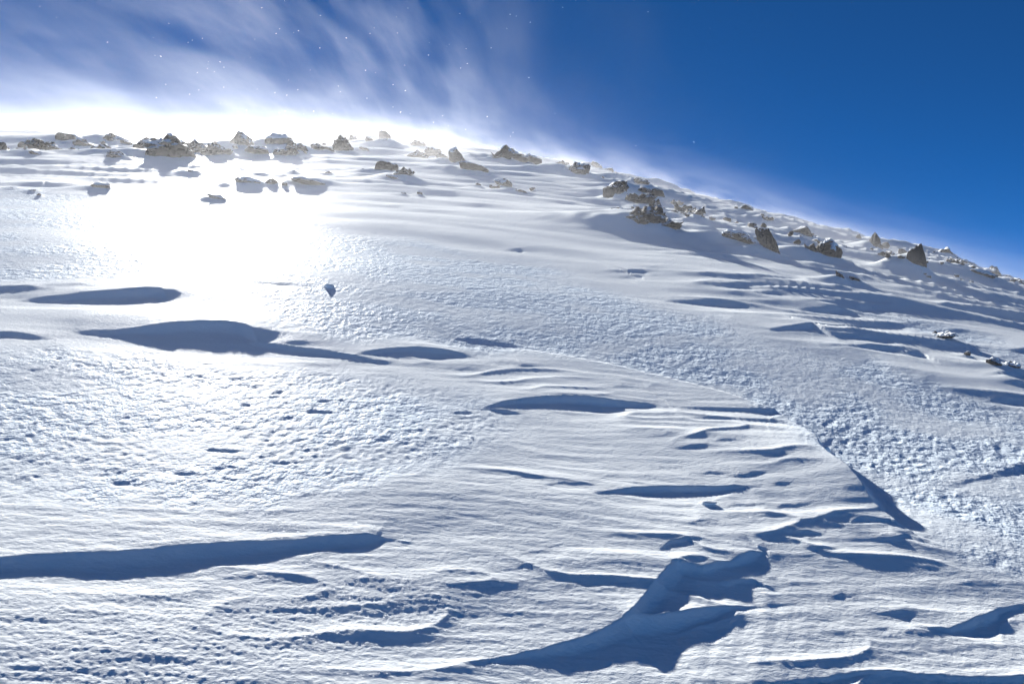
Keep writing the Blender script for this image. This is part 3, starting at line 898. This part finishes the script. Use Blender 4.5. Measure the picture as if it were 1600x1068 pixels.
# small rubble between the big rocks
RUBBLE_MESH = []
for k in range(8):
    v, f = rock_shape(['crag', 'boulder', 'slab', 'block'][k % 4], 300 + k, 3)
    RUBBLE_MESH.append(mesh_from('rubble_stone', v * np.array([.5, .45, .5]), f, ROCK))
rr_ = random.Random(12)
ANCHORS = {1: 'leaning skyline boulder', 10: 'stepped rock with a knob', 15: 'largest left crag', 18: 'twin-peaked rock', 20: 'slabby skyline boulder',
           24: 'brownish skyline rock', 27: 'blocky summit rock', 70: 'dark capstone of the rib', 74: 'long slab of the rib',
           80: 'big crag at the rib foot', 84: 'largest rock of the chain', 87: 'dark skyline block', 96: 'dark diagonal crag',
           97: 'sloping skyline slab', 99: 'round snow-shouldered boulder', 103: 'pointed right skyline rock', 107: 'tall upright boulder',
           112: 'rough dark crest rock', 117: 'white-capped rock'}
APOS = [(rk[0], rk[1] - rk[3] / 2, ANCHORS[rk[5]]) for rk in ROCKS if rk[5] in ANCHORS]
RUB = []
for k in range(52):
    px = rr_.uniform(5, 655)
    RUB.append((px, 228 + 14 * rr_.random() + 4 * math.sin(px / 60) - (6 if px > 480 else 0), BELT))
for k in range(28):
    t_ = rr_.random()
    RUB.append((945 + 165 * t_ + rr_.gauss(0, 10), 304 + 50 * t_ + rr_.gauss(0, 9), RIB))
for k in range(50):
    px = rr_.uniform(1130, 1595)
    RUB.append((px, 336 + (px - 1130) * .235 + abs(rr_.gauss(0, 13)), RIGHT))
near_ = {}
for q, (px, py, group) in enumerate(RUB):
    d_, ax_, nm_ = min((math.hypot(px - a, py - b), a, c) for a, b, c in APOS)
    near_.setdefault((nm_, 'left' if px < ax_ else 'right'), []).append((d_, q))
RLAB = {}
ORD = ['nearest', 'second', 'third', 'fourth', 'fifth', 'sixth', 'seventh', 'eighth', 'ninth', 'tenth', 'eleventh', 'twelfth', 'thirteenth', 'fourteenth', 'fifteenth', 'sixteenth', 'seventeenth', 'eighteenth', 'nineteenth', 'twentieth']
for (nm_, side_), lst in near_.items():
    for k, (d_, q) in enumerate(sorted(lst)):
        RLAB[q] = '%s small stone from the %s, counted on its %s side' % (ORD[min(k, 19)], nm_, side_)
for q, (px, py, group) in enumerate(RUB):
    x, y = at(px, py)
    sz = rr_.uniform(4, 10) * y / FPX
    o = bpy.data.objects.new('rubble_stone', rr_.choice(RUBBLE_MESH))
    o.location = (x, y, ground(x, y) + .12 * sz)
    o.rotation_euler = (rr_.uniform(-.3, .3), rr_.uniform(-.3, .3), rr_.uniform(0, 6.28))
    o.scale = (sz * rr_.uniform(1, 1.7), sz, sz * rr_.uniform(.6, 1.1))
    o['label'] = RLAB[q]
    o['category'] = 'rock'
    o['group'] = group
    COL.objects.link(o)

# ------------------------------------------------------------------ loose lumps of snow
CLODS = [(514, 456, 17, 6, 201, 'white snow lump at the right tip of a thin drift, below the glare'),
         (1107, 786, 26, 6, 202, 'small wedge of broken snow below the lens-shaped hollow'),
         (1290, 699, 15, 8, 204, 'snow lump at the outer edge of the drift, in its shadow')]
for px, py, wpx, hpx, seed, label in CLODS:
    x, y = at(px, py)
    w, h = wpx * y / FPX, hpx * y / FPX
    v, f = rock_shape('boulder', seed, 3)
    v = v * np.array([w * .5, w * .4, h * .75])
    o = bpy.data.objects.new('snow_lump', mesh_from('snow_lump', v, f, SNOW, True))
    o.location = (x, y, ground(x, y) + .05 * h)
    o['label'] = label
    o['category'] = 'snow lump'
    o['group'] = 'loose lumps of snow'
    COL.objects.link(o)

# ------------------------------------------------------------------ blowing snow: grains in the air
rng = np.random.default_rng(4)
N = 170
oct_v = np.array([(1, 0, 0), (-1, 0, 0), (0, 1, 0), (0, -1, 0), (0, 0, 1), (0, 0, -1)], float)
oct_f = np.array([(0, 2, 4), (2, 1, 4), (1, 3, 4), (3, 0, 4), (2, 0, 5), (1, 2, 5), (3, 1, 5), (0, 3, 5)])
V, Fc = [], []
for k in range(N):
    y = rng.uniform(5, 26)
    x = y * (rng.normal(-.27, .20))
    z = EYE + y * (.24 + .22 * abs(rng.normal(0, .7)))
    s = y * rng.uniform(.00012, .00036) * (1.6 if rng.random() < .08 else 1)
    a = rng.normal(0, .5)
    st = rng.uniform(1.2, 4.5)
    rot = np.array([[math.cos(a), 0, -math.sin(a)], [0, 1, 0], [math.sin(a), 0, math.cos(a)]])
    p = (oct_v * np.array([s * st, s, s]) * rng.uniform(.7, 1.2, (6, 1))) @ rot.T + np.array([x, y, z])
    V.append(p); Fc.append(oct_f + 6 * k)
fm, n, l = new_mat('snow_grain')
out = n.new('ShaderNodeOutputMaterial')
df = n.new('ShaderNodeBsdfDiffuse'); df.inputs['Color'].default_value = (.7, .75, .8, 1)
tr = n.new('ShaderNodeBsdfTranslucent'); tr.inputs['Color'].default_value = (.6, .64, .7, 1)
mx = n.new('ShaderNodeMixShader'); mx.inputs[0].default_value = .6
l.new(df.outputs[0], mx.inputs[1]); l.new(tr.outputs[0], mx.inputs[2]); l.new(mx.outputs[0], out.inputs['Surface'])
gr = bpy.data.objects.new('blowing_snow', mesh_from('blowing_snow', np.concatenate(V), np.concatenate(Fc), fm))
gr['kind'] = 'stuff'
gr['label'] = 'bright grains of snow flying through the air above the ridge'
COL.objects.link(gr)

# ------------------------------------------------------------------ spindrift: clouds of powder streaming over the ridge
def spindrift_material(plume):
    m, n, l = new_mat('spindrift_plume' if plume else 'spindrift_low')
    out = n.new('ShaderNodeOutputMaterial')

    def M(op, a, b=None, c=None, clamp=False):
        q = n.new('ShaderNodeMath'); q.operation = op; q.use_clamp = clamp
        for i_, v_ in enumerate((a, b, c)):
            if v_ is None:
                continue
            if isinstance(v_, (int, float)):
                q.inputs[i_].default_value = v_
            else:
                l.new(v_, q.inputs[i_])
        return q.outputs[0]

    def SP(v_, w_):
        return M('MULTIPLY', M('ADD', v_, M('SQRT', M('MULTIPLY_ADD', v_, v_, w_ * w_))), .5)

    def SS(a, b, v_):
        q = n.new('ShaderNodeMapRange'); q.interpolation_type = 'SMOOTHSTEP'
        q.inputs[1].default_value = a; q.inputs[2].default_value = b
        l.new(v_, q.inputs[0])
        return q.outputs[0]

    def NZ(vec, scale, det, rough=.55, dist=0.0):
        q = n.new('ShaderNodeTexNoise'); q.inputs['Scale'].default_value = scale; q.inputs['Detail'].default_value = det
        q.inputs['Roughness'].default_value = rough; q.inputs['Distortion'].default_value = dist
        l.new(vec, q.inputs['Vector'])
        return q.outputs['Fac']

    def XYZ(a, b, c):
        q = n.new('ShaderNodeCombineXYZ')
        for i_, v_ in enumerate((a, b, c)):
            l.new(v_, q.inputs[i_])
        return q.outputs[0]

    geo = n.new('ShaderNodeNewGeometry'); s = n.new('ShaderNodeSeparateXYZ'); l.new(geo.outputs['Position'], s.inputs[0])
    x, y, z = s.outputs[0], s.outputs[1], s.outputs[2]
    t = M('MULTIPLY', M('SUBTRACT', SP(M('SUBTRACT', x, BP['x0']), BP['w']), T0), BP['t'])
    q = M('ADD', M('SUBTRACT', y, BP['yr']), M('MULTIPLY', SP(M('SUBTRACT', x, BP['xr']), 4.0), BP['k']))
    r = M('MULTIPLY', M('SUBTRACT', SP(q, BP['wr']), R0), BP['r'])
    bz = M('SUBTRACT', M('SUBTRACT', M('MULTIPLY', y, BP['s']), t), r)
    h = M('MAXIMUM', M('SUBTRACT', z, bz), 0.0)
    if not plume:         # low stream hugging the snow, thin on the open slope, thick at the ridge
        ridge = M('MULTIPLY', SS(-46, -26, q), M('MULTIPLY', SS(2, -11, q), M('MULTIPLY_ADD', SS(16, 2, x), .82, .18)))
        n1 = NZ(XYZ(M('MULTIPLY_ADD', h, .5, M('MULTIPLY', x, .62)), M('MULTIPLY', y, .12), M('MULTIPLY', h, 1.1)), 1.0, 4.0, .64)
        hs = M('MULTIPLY_ADD', n1, 2.2, -.45)
        hs = M('MAXIMUM', M('MULTIPLY', hs, M('MULTIPLY_ADD', ridge, .24, .24)), .08)
        low = M('EXPONENT', M('MULTIPLY', M('DIVIDE', h, hs), -1.0))
        low = M('MULTIPLY', low, M('MULTIPLY', M('MULTIPLY_ADD', ridge, .95, .05), SS(.32, .62, n1)))
        den = M('MULTIPLY', low, LOW_DENSITY)
        veil = M('MULTIPLY', M('MULTIPLY', M('MULTIPLY', M('MULTIPLY', SS(-46, -36, q), SS(-2, -12, q)), SS(6, -2, x)), M('EXPONENT', M('MULTIPLY', h, -1.3))), M('MULTIPLY', n1, .013))
        den = M('ADD', den, veil)
        skim = M('MULTIPLY', M('EXPONENT', M('MULTIPLY', h, -4.0)), M('MULTIPLY', SS(-31, -22, q), SS(1, 6, x)))
        den = M('ADD', den, M('MULTIPLY', M('MULTIPLY', skim, SS(.38, .6, n1)), .11))
    else:                 # plumes thrown up into the air on the left
        lx = M('MULTIPLY_ADD', h, .42, x)
        n2 = NZ(XYZ(M('MULTIPLY', lx, .40), M('MULTIPLY', y, .05), M('MULTIPLY', h, .38)), 1.0, 5.0, .72)
        pl = M('MULTIPLY', SS(.43, .80, n2), M('EXPONENT', M('MULTIPLY', h, -.11)))
        pl = M('MULTIPLY', pl, M('MULTIPLY', SS(15.0, -15.0, x), M('MULTIPLY', SS(-26, -12, q), SS(26, 14, q))))
        den = M('MULTIPLY', pl, PLUME_DENSITY)
    vs = n.new('ShaderNodeVolumeScatter')
    vs.inputs['Color'].default_value = (.97, .98, 1, 1)
    vs.inputs['Anisotropy'].default_value = .6
    l.new(den, vs.inputs['Density'])
    l.new(vs.outputs[0], out.inputs['Volume'])
    return m


LOW_DENSITY, PLUME_DENSITY = .025, .0095


def spindrift(gx, gy, bottom, top, mat, label):
    """A closed sheet of air lying along the mountainside."""
    GX2, GY2 = np.meshgrid(gx, gy)
    bzz = base(GX2.ravel(), GY2.ravel())
    nb = GX2.size
    Vb = np.stack([GX2.ravel(), GY2.ravel(), bzz + bottom], 1)
    Vt = np.stack([GX2.ravel(), GY2.ravel(), bzz + top], 1)
    nx, ny = len(gx), len(gy)
    Fs = []
    for a in range(ny - 1):
        for b in range(nx - 1):
            p = a * nx + b
            Fs.append((p, p + nx, p + nx + 1, p + 1))
            Fs.append((nb + p, nb + p + 1, nb + p + nx + 1, nb + p + nx))
    for b in range(nx - 1):
        Fs.append((b, b + 1, nb + b + 1, nb + b))
        p = (ny - 1) * nx + b
        Fs.append((p + 1, p, nb + p, nb + p + 1))
    for a in range(ny - 1):
        p = a * nx
        Fs.append((p + nx, p, nb + p, nb + p + nx))
        p = a * nx + nx - 1
        Fs.append((p, p + nx, nb + p + nx, nb + p))
    o = bpy.data.objects.new('spindrift', mesh_from('spindrift', np.concatenate([Vb, Vt]), Fs, mat))
    o['kind'] = 'stuff'
    o['label'] = label
    COL.objects.link(o)


am, n, l = new_mat('shadow_lift_haze')                # even powder haze added over the near ground to lighten its shadows
out = n.new('ShaderNodeOutputMaterial')
vs = n.new('ShaderNodeVolumeScatter')
vs.inputs['Color'].default_value = (.97, .98, 1, 1)
vs.inputs['Anisotropy'].default_value = .5
vs.inputs['Density'].default_value = .011
l.new(vs.outputs[0], out.inputs['Volume'])
try:
    am.cycles.homogeneous_volume = True
except Exception:
    pass
spindrift(np.linspace(-14, 14, 15), np.linspace(-4, 13, 18), -.8, .6, am, 'thin even powder haze added over the near slope to lift its shadows')
spindrift(np.linspace(-60, 36, 49), np.linspace(9, 72, 33), -1.0, 3.2, spindrift_material(False),
          'white powder snow streaming low over the ridge and rocks')
spindrift(np.linspace(-56, 16, 37), np.linspace(28, 72, 23), .3, 12.5, spindrift_material(True),
          'ragged plumes of powder snow thrown high above the left ridge')
